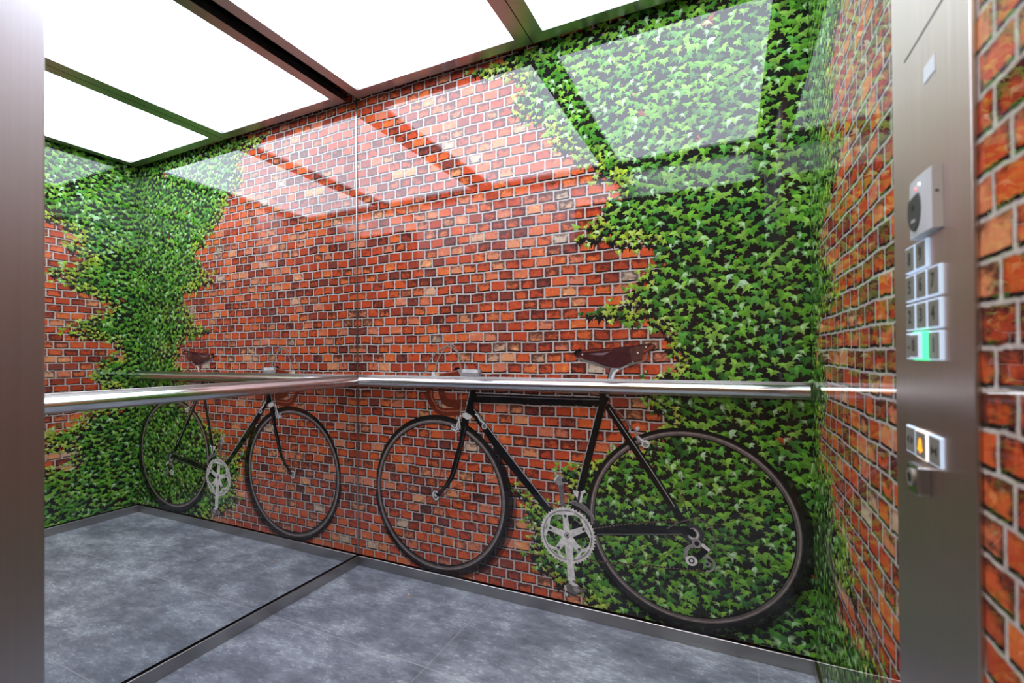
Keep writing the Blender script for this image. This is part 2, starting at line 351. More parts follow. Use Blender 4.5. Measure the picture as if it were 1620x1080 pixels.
# front return with the door opening (camera looks in from the landing)
JX, RX, DH = .66, 1.80, 2.0
S(MB().box((-.05, -D - .14, 0), (JX, -D, H + .2), M['post'], .003, 2).build('wall_front_left'))
S(MB().box((RX, -D - .14, 0), (W + .05, -D, H + .2), M['steel'], .003, 2).build('wall_front_right'))
S(MB().box((JX, -D - .14, DH), (RX, -D, H + .2), M['steel'], .003, 2).build('wall_front_header'))
# landing outside the door
S(MB().box((-2.2, -4.4, -.05), (4.2, -D - .14, 0), M['lobby_floor']).build('floor_landing'))
S(MB().box((-2.2, -4.5, 0), (4.2, -4.4, 2.7), M['lobby_wall']).build('wall_landing_back'))
S(MB().box((-2.3, -4.4, 0), (-2.2, -D - .14, 2.7), M['lobby_wall']).build('wall_landing_left'))
S(MB().box((4.2, -4.4, 0), (4.3, -D - .14, 2.7), M['lobby_wall']).build('wall_landing_right'))
S(MB().box((-2.3, -D - .14, 0), (-.05, -D - .06, 2.7), M['lobby_wall']).build('wall_landing_front_left'))
S(MB().box((W + .05, -D - .14, 0), (4.3, -D - .06, 2.7), M['lobby_wall']).build('wall_landing_front_right'))
S(MB().box((-.05, -D - .14, H + .2), (W + .05, -D - .06, 2.7), M['lobby_wall']).build('wall_landing_front_top'))
S(MB().box((-2.3, -4.5, 2.7), (4.3, -D - .06, 2.78), M['lobby_ceiling']).build('ceiling_landing'))

# ------------------------------------------------------------------ luminous ceiling panels
G = .0345
def light_panel(x0, x1, dx0, dx1, label):
    y0, y1, dy0, dy1 = -1.302, -G, -1.25, -.086
    r = empty('ceiling_light_panel', ((x0 + x1) / 2, (y0 + y1) / 2, H), label, 'ceiling light', 'luminous ceiling panels')
    f = MB(); z0, z1 = H, H + .03
    f.box((x0, y0, z0), (dx0, y1, z1), M['frame']); f.box((dx1, y0, z0), (x1, y1, z1), M['frame'])
    f.box((dx0, y0, z0), (dx1, dy0, z1), M['frame']); f.box((dx0, dy1, z0), (dx1, y1, z1), M['frame'])
    f.build('frame', r)
    MB().box((dx0, dy0, z0 + .013), (dx1, dy1, z0 + .022), M['lamp']).build('diffuser', r)
    MB().box((x0 + .01, y0 + .01, z0 + .03), (x1 - .01, y1 - .01, z0 + .045), M['core']).build('backing', r)
    return r
light_panel(G, .9265, .0865, .870, 'steel framed glowing ceiling panel beside the mirror wall')
light_panel(.9305, W - G, .987, W - .0865, 'steel framed glowing ceiling panel above the control panel side')

# ------------------------------------------------------------------ handrails
RZ0, RZ1, RC, RR, RD = .849, .9025, .8765, .0195, .052
rail = empty('handrail', (W / 2, 0, RC), 'shiny steel handrail on flat plate across the bicycle mural wall', 'handrail')
MB().box((.008, -.0065, RZ0), (W - .002, -.0035, RZ1), M['steel_x'], .0008, 1).build('back_plate', rail)
b = MB(); b.tube((RD, -RD, RC), (W - .014, -RD, RC), RR, M['polish'])
for v in b.bm.verts:                      # mitred corner
    if v.co.x < RD + .1: v.co.x = -v.co.y + .0002
b.build('tube', rail)
for x in (.42, 1.42):
    MB().tube((x, -.004, RC - .004), (x, -RD, RC - .004), .007, M['polish'], 16).build('bracket', rail)
rl = empty('handrail', (0, -.66, RC), 'shiny steel handrail running along the mirror wall', 'handrail')
MB().box((.0003, -1.32, RZ0), (.004, -.008, RZ1), M['steel_y'], .0008, 1).build('back_plate', rl)
b = MB(); b.tube((RD, -1.31, RC), (RD, -RD, RC), RR, M['polish_y'])
for v in b.bm.verts:
    if v.co.y > -RD - .1: v.co.y = -v.co.x - .0002
b.build('tube', rl)
for y in (-.36, -1.1):
    MB().tube((.004, y, RC - .004), (RD, y, RC - .004), .007, M['polish_y'], 16).build('bracket', rl)

# ------------------------------------------------------------------ printed ivy and bicycle
def back(a, z, d): return Vector((a, -d, z))
def right(a, z, d): return Vector((W - d, a, z))

def inside(p, poly):
    x, y = p; r = False; n = len(poly)
    for i in range(n):
        x1, y1 = poly[i]; x2, y2 = poly[(i + 1) % n]
        if (y1 > y) != (y2 > y) and x < (x2 - x1) * (y - y1) / (y2 - y1) + x1: r = not r
    return r
def edge_dist(p, poly, skip):
    best = 9.0; px, py = p; n = len(poly)
    for i in range(n):
        x1, y1 = poly[i]; x2, y2 = poly[(i + 1) % n]
        if skip(x1, y1) and skip(x2, y2): continue
        dx, dy = x2 - x1, y2 - y1; L = dx * dx + dy * dy + 1e-12
        t = max(0, min(1, ((px - x1) * dx + (py - y1) * dy) / L))
        best = min(best, math.hypot(px - x1 - t * dx, py - y1 - t * dy))
    return best

HALF = [(0, .22), (.14, .37), (.34, .40), (.64, .26), (.46, .06), (.36, -.06), (.52, -.36), (.25, -.22), (.13, -.36), (0, -.80)]
def ivy(name, polys, frm, skip, lim, label, spacing, size):
    xs = [q[0] for p in polys for q in p]; zs = [q[1] for p in polys for q in p]
    x0, x1, z0, z1 = min(xs) - .06, max(xs), min(zs), max(zs)
    cell = spacing / 1.42; grid = {}; pts = []
    def near(x, z, d):
        i, j = int(x / cell + 1000), int(z / cell + 1000)
        for a in range(i - 3, i + 4):
            for c in range(j - 3, j + 4):
                q = grid.get((a, c))
                if q and math.hypot(q[0] - x, q[1] - z) < d: return True
        return False
    for _ in range(60000):
        x, z = random.uniform(x0, x1), random.uniform(z0, z1)
        ins = any(inside((x, z), p) for p in polys)
        if not ins and random.random() > .5: continue
        e = min(edge_dist((x, z), p, skip) for p in polys)
        if not ins and e > .028: continue
        if not ins and random.random() > .12: continue
        d = spacing * (.8 if e < .05 else 1.0)
        if near(x, z, d): continue
        pts.append((x, z, e, ins)); grid[(int(x / cell + 1000), int(z / cell + 1000))] = (x, z)
    random.shuffle(pts)
    verts, faces, cols = [], [], []
    def emit_leaf(cx, cz, s, sx, sz, rot, lay, cl, cr, flip=1, pale=None, ps=1):
        cs, sn = math.cos(rot), math.sin(rot)
        def put(a, c):
            a, c = a * s * sx, c * s * sz
            X, Z = cx + a * cs - c * sn, cz + a * sn + c * cs
            X = max(lim[0], min(lim[1], X)); Z = max(lim[2], min(lim[3], Z))
            verts.append(frm(X, Z, lay)); return len(verts) - 1
        for sgn, colr in ((1, cl), (-1, cr)):
            c0 = put(0, .02)
            ring = [put(sgn * a, c) for a, c in HALF]
            for i in range(len(ring) - 1):
                f = (c0, ring[i], ring[i + 1]) if sgn * flip < 0 else (c0, ring[i + 1], ring[i])
                faces.append(f); w = 1.12 if i < 4 else .90
                ce = tuple(x * w for x in colr); cc = pale if (pale and sgn == ps) else tuple(x * 1.12 for x in ce)
                cols.extend((cc, ce, ce))
    flip = 1
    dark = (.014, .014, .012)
    lg, dg = {}, {}
    def layer(g_, x, z, reach, lay, inc):
        gi, gj = int(x / .13 + 100), int(z / .13 + 100)
        for a_ in (-1, 0, 1):
            for b_ in (-1, 0, 1):
                for q in g_.get((gi + a_, gj + b_), ()):
                    if math.hypot(q[0] - x, q[1] - z) < reach: lay = max(lay, q[2] + inc)
        g_.setdefault((gi, gj), []).append((x, z, lay)); return lay
    for i, (x, z, e, ins) in enumerate(pts):
        edge = e < .045
        s = size * random.uniform(.75, 1.15) * (random.uniform(.55, .9) if edge else 1)
        if ins:
            k = 1.9 if not edge else 1.25
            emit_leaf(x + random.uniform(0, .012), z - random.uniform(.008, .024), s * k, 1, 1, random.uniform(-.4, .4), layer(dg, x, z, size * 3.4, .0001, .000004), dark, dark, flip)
        lay = .0006; gi, gj = int(x / .06 + 100), int(z / .06 + 100)
        for a_ in (-1, 0, 1):
            for b_ in (-1, 0, 1):
                for q in lg.get((gi + a_, gj + b_), ()):
                    if math.hypot(q[0] - x, q[1] - z) < size * 1.5: lay = max(lay, q[2] + .000008)
        lg.setdefault((gi, gj), []).append((x, z, lay))
        r = random.random()
        if edge:
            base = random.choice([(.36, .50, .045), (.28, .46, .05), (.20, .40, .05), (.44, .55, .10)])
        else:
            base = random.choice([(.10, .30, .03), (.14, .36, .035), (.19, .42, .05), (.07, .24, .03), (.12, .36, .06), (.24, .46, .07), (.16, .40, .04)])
        if r < .10: base = (.05, .16, .035)
        elif r > .996: base = (.30, .07, .02)
        g1, g2 = random.uniform(.55, 1.0), random.uniform(.9, 1.35)
        if random.random() < .5: g1, g2 = g2, g1
        cl, cr = tuple(v * g1 * .9 for v in base), tuple(v * g2 * .9 for v in base)
        pale = (.62, .86, .50) if random.random() < .20 else None
        if random.random() < .03: cl = (.42, .62, .36)
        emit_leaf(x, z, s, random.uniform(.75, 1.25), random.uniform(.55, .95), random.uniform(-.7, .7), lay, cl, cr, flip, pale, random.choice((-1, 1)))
    me = bpy.data.meshes.new(name); me.from_pydata(verts, [], faces)
    ca = me.color_attributes.new('leaf_colour', 'FLOAT_COLOR', 'CORNER')
    data = []
    for c in cols: data += [min(1, c[0]), min(1, c[1]), min(1, c[2]), 1.0]
    ca.data.foreach_set('color', data)
    me.materials.append(M['leaf'])
    o = link(name, me, loc=frm((x0 + x1) / 2, z0, 0))
    tag(o, label, 'ivy')
    print(name, len(pts), 'leaves')
    return o
def leaf_mat():
    t = NT('ivy_leaf_print'); at = t.n('ShaderNodeVertexColor'); at.layer_name = 'leaf_colour'
    o, p = t.pos(); f = t.noise(p, 140, 3)
    k = t.math('ADD', .62, t.math('MULTIPLY', f, .76))
    c = t.mix(1.0, at.outputs[0], t.comb(k, k, k), 'MULTIPLY')
    t.P(Base_Color=c, **PRINT); return t.m
M['leaf'] = leaf_mat()
ivy('printed_ivy', [IVY_BACK], back, lambda x, z: x > 1.80 or z > 2.17 or z < .06, (.004, W - .0002, .053, H + .08),
    'green ivy pictured climbing the right half of the bicycle mural wall', .0245, .036)
ivy('printed_ivy', [IVY_RIGHT], right, lambda y, z: y > -.01 or z > 2.2 or z < .06, (-.82, -.0002, .053, H + .08),
    'green ivy pictured on the side brick wall between corner and control panel', .0245, .036)

INK = dict(black=(.008, .008, .009), tyre=(.012, .011, .011), soft=(.022, .019, .018), rim=(.135, .105, .098), rimhi=(.30, .255, .245), spoke=(.07, .045, .038), silver=(.74, .72, .69),
           bright=(.70, .69, .68), grey=(.16, .145, .145), steel=(.30, .28, .28), brown=(.062, .018, .020), tan=(.105, .042, .034), orange=(.22, .052, .028), tape=(.17, .032, .016), tapehi=(.38, .10, .05),
           cable=(.34, .27, .22), shine=(.36, .35, .35), sheen=(.20, .13, .155), dkgrey=(.045, .042, .045), bronze=(.20, .12, .095))
PM = {k: printed('print_' + k, v) for k, v in INK.items()}
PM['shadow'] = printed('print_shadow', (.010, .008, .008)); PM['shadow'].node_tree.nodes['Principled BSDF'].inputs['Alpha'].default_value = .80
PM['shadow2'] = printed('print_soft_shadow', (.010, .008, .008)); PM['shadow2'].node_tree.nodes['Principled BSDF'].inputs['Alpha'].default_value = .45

class Flat:
    """flat printed shapes in wall coordinates -> ONE mesh"""
    lay = [.0010]
    def __init__(s): s.v, s.f, s.m, s.mats = [], [], [], []; s.d = Flat.lay[0]
    def _m(s, k):
        if PM[k] not in s.mats: s.mats.append(PM[k])
        return s.mats.index(PM[k])
    def face(s, idx, k): s.f.append(idx); s.m.append(s._m(k))
    def pt(s, a, z): s.v.append(back(a, z, s.d)); return len(s.v) - 1
    last = None
    def up(s, k=None):
        s.d += .000006
    def poly(s, pts, k):
        s.up(k); A = sum(pts[i][0] * pts[(i + 1) % len(pts)][1] - pts[(i + 1) % len(pts)][0] * pts[i][1] for i in range(len(pts)))
        if A < 0: pts = pts[::-1]
        s.face([s.pt(*q) for q in pts], k); return s
    def strip(s, pts, w, k, w2=None, closed=False):
        s.up(k); n = len(pts); w2 = w if w2 is None else w2; L, R = [], []
        for i, (a, z) in enumerate(pts):
            p0 = pts[i - 1] if (i > 0 or closed) else pts[i]; p1 = pts[(i + 1) % n] if (i < n - 1 or closed) else pts[i]
            dx, dz = p1[0] - p0[0], p1[1] - p0[1]; l = math.hypot(dx, dz) or 1; ww = w + (w2 - w) * i / max(1, n - 1)
            L.append(s.pt(a - dz / l * ww / 2, z + dx / l * ww / 2)); R.append(s.pt(a + dz / l * ww / 2, z - dx / l * ww / 2))
        for i in range(n if closed else n - 1):
            j = (i + 1) % n; s.face((R[i], R[j], L[j], L[i]), k)
        return s
    def smooth(s, pts, w, k, w2=None, sub=6):
        out = []; n = len(pts)
        for i in range(n - 1):
            p0, p1, p2, p3 = pts[max(0, i - 1)], pts[i], pts[i + 1], pts[min(n - 1, i + 2)]
            for q in range(sub):
                t = q / sub
                out.append(tuple(.5 * (2 * p1[c] + (p2[c] - p0[c]) * t + (2 * p0[c] - 5 * p1[c] + 4 * p2[c] - p3[c]) * t * t + (3 * p1[c] - p0[c] - 3 * p2[c] + p3[c]) * t ** 3) for c in (0, 1)))
        out.append(pts[-1]); return s.strip(out, w, k, w2)
    def ring(s, c, rx, rz, w, k, n=128, a0=0, a1=360):
        full = a1 - a0 >= 360; N = n if full else n + 1
        pts = [(c[0] + rx * math.cos(math.radians(a0 + (a1 - a0) * i / n)), c[1] + rz * math.sin(math.radians(a0 + (a1 - a0) * i / n))) for i in range(N)]
        return s.strip(pts, w, k, closed=full)
    def disk(s, c, r, k, rz=None, n=28):
        rz = rz or r
        return s.poly([(c[0] + r * math.cos(i * 2 * math.pi / n), c[1] + rz * math.sin(i * 2 * math.pi / n)) for i in range(n)], k)
    def build(s, name, parent):
        Flat.lay[0] = s.d + .00001
        me = bpy.data.meshes.new(name); me.from_pydata(s.v, [], s.f)
        for m in s.mats: me.materials.append(m)
        me.polygons.foreach_set('material_index', s.m)
        return link(name, me, parent)

bike = empty('printed_bicycle', (.96, 0, .06), 'life-size black racing bicycle with brown saddle pictured on the brick and ivy back wall', 'bicycle')
def wheel(c, rx, rz, rimc, rrx, rrz, hub, dark):
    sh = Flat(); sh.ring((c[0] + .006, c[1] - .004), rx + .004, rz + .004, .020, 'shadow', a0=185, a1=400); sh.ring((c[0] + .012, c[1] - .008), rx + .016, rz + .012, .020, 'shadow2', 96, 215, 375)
    Flat.lay[0] = sh.d + .00001
    f = Flat(); f.ring(c, rx - .013, rz - .013, .029, 'tyre')
    f.ring(((c[0] + rimc[0]) / 2, (c[1] + rimc[1]) / 2), (rx + rrx) / 2 - .006, (rz + rrz) / 2 - .006, .014, 'soft')
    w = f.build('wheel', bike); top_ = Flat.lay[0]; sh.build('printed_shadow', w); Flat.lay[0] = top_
    s = Flat(); n = 28
    for i in range(n):
        a = 2 * math.pi * (i + .5) / n; k = 1 if i % 2 else -1
        h = (hub[0] + .016 * math.cos(a + k * 1.2), hub[1] + .016 * math.sin(a + k * 1.2))
        s.strip([h, (rimc[0] + rrx * math.cos(a), rimc[1] + rrz * math.sin(a))], .0017, 'spoke')
    s.build('spokes', w)
    r = Flat(); r.ring(rimc, rrx, rrz, .016, 'rim'); r.ring(rimc, rrx + .003, rrz + .003, .0045, 'rimhi'); r.ring(rimc, rrx - .0085, rrz - .0085, .004, 'black')
    r.build('rim', w)
    return w
w2 = wheel((1.470, .4015), .3535, .336, (1.470, .4035), .331, .315, BK['rhub'], 1)
h = Flat(); h.disk(BK['rhub'], .034, 'dkgrey'); h.disk(BK['rhub'], .020, 'steel', .022); h.disk(BK['rhub'], .010, 'black'); h.ring(BK['rhub'], .014, .015, .003, 'silver')
h.build('hub', w2)
w1 = wheel((.4518, .396), .340, .336, (.4485, .3885), .321, .315, BK['fhub'], 0)
h = Flat(); h.disk(BK['fhub'], .019, 'grey', .024); h.ring(BK['fhub'], .014, .018, .005, 'silver'); h.disk(BK['fhub'], .006, 'bright'); h.build('hub', w1)

def part(name): return Flat()
f = Flat(); r_ = BK['ring']
# crank arm and pedal of the far side, behind the frame
fc = Flat(); fc.poly(BK['crank2'], 'grey'); fc.poly(BK['pedal2'], 'steel'); fc.disk((BK['pedal2'][4][0] - .001, BK['pedal2'][4][1] - .004), .008, 'dkgrey'); fc.strip([BK['pedal2'][0], BK['pedal2'][2]], .006, 'bright'); fc.build('far_crank_arm', bike)
f = Flat(); f.poly(BK['chainstay'], 'black'); f.strip(BK['chainstayhl'], .003, 'grey')
f.poly(BK['stay'], 'black'); f.strip(BK['stayhl'], .003, 'shine'); f.poly(BK['seat'], 'black'); f.strip(BK['seathl'], .0035, 'shine')
f.poly(BK['top'], 'black'); f.strip(BK['tophl'], .004, 'grey'); f.poly(BK['down'], 'black'); f.strip(BK['downhl'], .0045, 'shine'); f.poly(BK['head'], 'black')
f.strip([BK['head'][0], BK['head'][4]], .0035, 'shine'); f.disk(BK['seat'][0], .014, 'black'); f.disk((BK['seat'][1][0] - .002, BK['seat'][1][1] - .012), .006, 'steel')
f.disk(BK['chainstay'][3], .013, 'black')
f.build('frame', bike)
f = Flat(); f.poly(BK['fork'], 'black'); f.strip(BK['forkhl'], .004, 'dkgrey'); f.poly(BK['crown'], 'silver'); f.strip([BK['crown'][0], BK['crown'][1], BK['crown'][2]], .006, 'bright'); f.build('fork', bike)
f = Flat(); f.smooth(BK['drop2'], .034, 'tape'); f.smooth(BK['drop1'], .036, 'tape', .034); f.smooth(BK['drop1hl'], .007, 'tapehi'); f.smooth([(a + .0, z + .004) for a, z in BK['drop1'][3:]], .006, 'tapehi')
f.poly(BK['grip'], 'tape'); f.strip([BK['grip'][1], BK['grip'][2], BK['grip'][3]], .006, 'tapehi')
f.build('handlebar', bike)
f = Flat(); f.poly(BK['hoodtop'], 'black'); f.poly(BK['hood'], 'steel'); f.strip(BK['hoodhl'], .014, 'bright'); f.strip([BK['hood'][3], BK['hood'][4]], .008, 'grey'); f.build('brake_hood', bike)
f = Flat(); f.poly(BK['lever'], 'bright'); f.build('brake_lever', bike)
f = Flat(); f.smooth(BK['cable1'], .0055, 'cable'); f.build('brake_cable', bike)
f = Flat(); f.smooth(BK['cable2'], .0055, 'cable'); f.build('brake_cable', bike)
f = Flat()
for q in BK['fbrake']: f.strip(q, .012, 'grey'); f.strip(q, .0055, 'silver')
for q in BK['fbrake']: f.disk(q[-1], .006, 'bright'); f.disk(q[-1], .003, 'black')
f.build('front_brake', bike)
f = Flat(); f.poly(BK['shifter'], 'dkgrey'); f.smooth(BK['shifter'][:4], .006, 'silver'); f.disk(BK['shiftdisc'], .012, 'grey'); f.ring(BK['shiftdisc'], .010, .011, .003, 'silver'); f.build('gear_shifter', bike)
f = Flat(); f.strip(BK['rcable'][:3], .0028, 'cable'); f.strip(BK['rcable'][2:], .008, 'grey'); f.poly(BK['rbrake'], 'steel'); f.strip(BK['rbrake'][3:7], .006, 'bright'); f.ring(BK['rbrakeloop'], .012, .012, .004, 'silver'); f.disk(BK['rbrake'][1], .007, 'silver'); f.build('rear_brake', bike)
# saddle
f = Flat(); f.smooth(BK['rail'], .007, 'grey'); f.smooth(BK['rail'][7:], .004, 'bronze'); f.poly(BK['post'], 'steel'); f.smooth(BK['posthl'], .008, 'silver'); f.strip(BK['post'][:1] + BK['post'][-1:], .005, 'dkgrey'); f.build('seat_post', bike)
f = Flat(); f.poly(BK['saddle'], 'brown'); f.poly(BK['saddleflank'], 'tan'); f.poly(BK['saddlehl'], 'sheen'); f.smooth(BK['saddleridge'], .006, 'orange', .003); f.poly(BK['saddleedge'], 'orange')
f.smooth(BK['saddle'][0:3], .012, 'black')
for q in BK['rivets']: f.disk(q, .003, 'silver')
f.build('saddle', bike)
# drive train
f = Flat()
for key in ('chain1', 'chain2'):
    P = BK[key]; f.strip(P, .005, 'soft')
    for i in range(len(P) - 1):
        for q in range(9):
            t0, t1 = (q + .15) / 9, (q + .75) / 9
            A, B_ = P[i], P[i + 1]
            f.strip([(A[0] + (B_[0] - A[0]) * t0, A[1] + (B_[1] - A[1]) * t0), (A[0] + (B_[0] - A[0]) * t1, A[1] + (B_[1] - A[1]) * t1)], .004, 'bronze')
f.build('chain', bike)
f = Flat(); f.poly(BK['fdcage'], 'grey'); f.smooth(BK['fdcage'][:6], .004, 'rimhi'); f.poly(BK['fd'], 'silver'); f.strip([BK['fd'][2], BK['fd'][7]], .009, 'dkgrey'); f.build('front_derailleur', bike)
f = Flat(); f.smooth(BK['rdcable'], .0045, 'rim'); f.smooth(BK['rdcage'], .012, 'steel'); f.poly(BK['rdblock'], 'black'); f.disk(BK['rdbody'], .016, 'steel'); f.disk(BK['rdbody'], .008, 'black'); f.poly(BK['rdarm'], 'silver')
f.disk(BK['jock1'], .019, 'silver', .017); f.disk(BK['jock1'], .010, 'dkgrey'); f.disk(BK['jock1'], .005, 'silver'); f.ring(BK['jock2'], .022, .023, .007, 'steel', a0=-100, a1=130); f.disk(BK['jock2'], .010, 'steel'); f.disk(BK['jock2'], .005, 'dkgrey'); f.build('rear_derailleur', bike)
# chainset: toothed ring, five arms, crank, pedal
cr = Flat(); rx, rz = BK['ringr']
N = 52; out = []
for i in range(N * 4):
    a = 2 * math.pi * i / (N * 4); k = (1.0, 1.0, .955, .955)[i % 4]
    out.append((r_[0] + rx * k * math.cos(a), r_[1] + rz * k * math.sin(a)))
cr.up(); inner = [(r_[0] + rx * .80 * math.cos(2 * math.pi * i / (N * 4)), r_[1] + rz * .80 * math.sin(2 * math.pi * i / (N * 4))) for i in range(N * 4)]
O = [cr.pt(*q) for q in out]; I = [cr.pt(*q) for q in inner]; n_ = len(O)
for i in range(n_): cr.face((I[i], O[i], O[(i + 1) % n_], I[(i + 1) % n_]), 'silver')
cr.ring(r_, rx * .86, rz * .86, .006, 'steel')
for q in BK['bolts']:
    v = (q[0] - r_[0], q[1] - r_[1]); u = (r_[0] + v[0] * 1.22, r_[1] + v[1] * 1.22)
    cr.strip([r_, q, u], .028, 'silver', .013); ang = math.atan2(v[1] / rz, v[0] / rx)
    for sg in (-1, 1):
        e = [(q[0] + (r_[0] + rx * .83 * math.cos(ang + sg * tt * .42) - q[0]) * tt, q[1] + (r_[1] + rz * .83 * math.sin(ang + sg * tt * .42) - q[1]) * tt) for tt in (0, .25, .5, .75, 1)]
        cr.strip(e, .011, 'silver')
    # inner small ring arcs seen through the windows
for i in range(5):
    cr.ring(r_, rx * .66, rz * .66, .004, 'rimhi', 12, 36 + 72 * i - 14 + 18, 36 + 72 * i + 14 + 18)
for q in BK['bolts']: cr.disk(q, .0065, 'grey'); cr.disk(q, .003, 'black')
chainset = cr.build('chainring', bike)
f = Flat(); f.poly(BK['crank'], 'silver'); f.smooth(BK['crankhl'], .012, 'bright'); f.disk(r_, .015, 'silver'); f.ring(r_, .009, .0095, .0035, 'grey'); f.disk(r_, .005, 'dkgrey'); f.build('crank_arm', chainset)
f = Flat(); f.poly(BK['pedal'], 'grey'); P = BK['pedal']
f.strip([P[0], P[8]], .008, 'silver'); f.strip([P[1], P[3]], .014, 'silver'); f.disk((P[3][0] - .005, P[3][1] - .008), .013, 'steel'); f.strip([P[9], P[7]], .006, 'dkgrey'); f.strip([P[3], P[5]], .010, 'rim'); f.build('pedal', chainset)

# ------------------------------------------------------------------ control panel on the right wall
PX = W - .005           # face of the steel column
pan = empty('control_panel', (W, -.949, .05), 'tall brushed steel control panel column on the side brick wall', 'control panel')
MB().box((PX, -1.075, .0), (W + .001, -.823, H - .0), M['column'], .0022, 2).build('faceplate', pan)
MB().box((PX - .0006, -1.073, 1.4022), (PX + .0005, -.880, 1.4042), M['black']).build('seam', pan)
MB().box((PX - .0012, -.987, 1.334), (PX + .0005, -.952, 1.355), flat('pale_label', (.80, .84, .90), .35), .0004, 1).build('label_plate', pan)['label'] = 'small blank pale plate'
def px(a, z, d): return Vector((PX - d, a, z))
def text(body, size, y, z, d, mat, parent, name, wide=1.0):
    cu = bpy.data.curves.new('glyph', 'FONT'); cu.body = body; cu.size = size; cu.align_x = 'CENTER'; cu.align_y = 'CENTER'; cu.extrude = .00015; cu.offset = size * .012
    o = bpy.data.objects.new('glyph', cu); C.objects.link(o)
    dg = bpy.context.evaluated_depsgraph_get(); me = bpy.data.meshes.new_from_object(o.evaluated_get(dg))
    C.objects.unlink(o); bpy.data.objects.remove(o)
    # text x -> -y (towards the door), text y -> z, facing -x
    me.transform(Matrix(((0, 0, -1, PX - d), (-wide, 0, 0, y), (0, 1, 0, z), (0, 0, 0, 1))))
    me.materials.clear(); me.materials.append(mat)
    return link(name, me, parent)
def button(y, z, s, glow, d=.0032, cap=None, body=None, name='button', label=None, parent=pan):
    h = s / 2
    o = MB().box((PX - d, y - h, z - h), (PX + .001, y + h, z + h), M[glow], .0012, 2).build(name, parent, (PX, y, z))
    if label: o['label'] = label
    c = h * .895
    MB().box((PX - d - .0007, y - c, z - c), (PX - d + .0005, y + c, z + c), M['cap'], .0004, 1).build('button_cap', o, (PX - d, y, z))
    if body: text(body, s * .70, y, z, d + .0009, M['glyph'], o, 'numeral', .8)
    return o
cy = (-.9045, -.944, -.9835); rz_ = (1.1215, 1.0828, 1.0435, 1.0048)
for r, c, t in ((0, 0, '8'), (0, 1, '9'), (1, 0, '5'), (1, 1, '6'), (1, 2, '7'), (2, 0, '2'), (2, 1, '3'), (2, 2, '4'), (3, 0, '-1'), (3, 2, '1')):
    button(cy[c], rz_[r], .0355, 'glow', .0040, body=t)
# ground-floor button with a raised green collar
g = MB().box((PX - .0085, cy[1] - .0185, rz_[3] - .0185), (PX + .001, cy[1] + .0185, rz_[3] + .0185), M['green'], .002, 2).build('button', pan, (PX, cy[1], rz_[3]))
g['label'] = 'raised button with green lit collar'
MB().box((PX - .0118, cy[1] - .0165, rz_[3] - .0165), (PX - .0083, cy[1] + .0165, rz_[3] + .0165), M['glow'], .0008, 1).build('button_rim', g, (PX, cy[1], rz_[3]))
MB().box((PX - .0125, cy[1] - .0138, rz_[3] - .0138), (PX - .0115, cy[1] + .0138, rz_[3] + .0138), M['cap'], .0003, 1).build('button_cap', g, (PX, cy[1], rz_[3]))
text('0', .022, cy[1], rz_[3], .0127, M['glyph'], g, 'numeral', .8)
# door and alarm buttons
ly, lz = (-.896, -.9375, -.978), .8775
def tri(y, z, s, sg): return [(y - sg * s, z), (y + sg * s * .4, z + s), (y + sg * s * .4, z - s)]
for k, yy in ((1, ly[0]), (-1, ly[2])):
    o = button(yy, lz, .0365, 'glow', label='door close button' if k > 0 else 'door open button')
    m = MB()
    m.prism(tri(yy + .006, lz, .0062, -k), px, .0042, M['glyph']); m.prism(tri(yy - .006, lz, .0062, k), px, .0042, M['glyph'])
    m.build('arrow_symbol', o, (PX, yy, lz))
o = button(ly[1], lz, .0365, 'glow_w', .0045, label='alarm button with lit amber bell')
bell = [(-.0068, -.006), (-.0068, -.0042), (-.0045, -.002), (-.0042, .003), (-.0025, .006), (0, .0072), (.0025, .006), (.0042, .003), (.0045, -.002), (.0068, -.0042), (.0068, -.006), (.002, -.006), (.0012, -.0085), (-.0012, -.0085), (-.002, -.006)]
MB().prism([(ly[1] + a * 1.25, lz + c * 1.25) for a, c in bell], px, .0056, M['amber']).build('bell_symbol', o, (PX, ly[1], lz))
# key switch under the alarm button
ky, kz = -.9375, .8335
k = MB().box((PX - .014, ky - .0205, kz - .0185), (PX + .001, ky + .0205, kz + .0185), M['steel'], .003, 3).build('key_switch', pan, (PX, ky, kz))
b = MB(); b.tube((PX - .0165, ky, kz + .002), (PX - .0135, ky, kz + .002), .0115, M['cap'], 28); b.tube((PX - .0170, ky, kz + .002), (PX - .0160, ky, kz + .002), .0065, M['black'], 20)
b.build('keyhole', k, (PX, ky, kz))
# intercom
iy0, iy1, iz0, iz1 = -1.004, -.929, 1.142, 1.216
ic = MB()
def bulge(pts_n=24):
    t = bmesh.new(); rows = []
    N1, N2 = 14, 14
    for i in range(N1 + 1):
        u = -1 + 2 * i / N1; row = []
        for j in range(N2 + 1):
            v = -1 + 2 * j / N2
            d = .0102 + .0030 * (1 - u * u) * (1 - .5 * v * v)
            row.append(t.verts.new((PX - d, (iy0 + iy1) / 2 + u * (iy1 - iy0) / 2 * .985, (iz0 + iz1) / 2 + v * (iz1 - iz0) / 2 * (.985))))
        rows.append(row)
    for i in range(N1):
        for j in range(N2): t.faces.new((rows[i][j], rows[i][j + 1], rows[i + 1][j + 1], rows[i + 1][j]))
    base = {}
    edge = [rows[i][0] for i in range(N1 + 1)] + [rows[N1][j] for j in range(1, N2 + 1)] + [rows[i][N2] for i in range(N1 - 1, -1, -1)] + [rows[0][j] for j in range(N2 - 1, 0, -1)]
    lo = [t.verts.new((PX + .001, v.co.y, v.co.z)) for v in edge]
    for i in range(len(edge)):
        j = (i + 1) % len(edge); t.faces.new((edge[i], edge[j], lo[j], lo[i]))
    bmesh.ops.recalc_face_normals(t, faces=t.faces[:])
    return t
ic.add(bulge(), M['shell'])
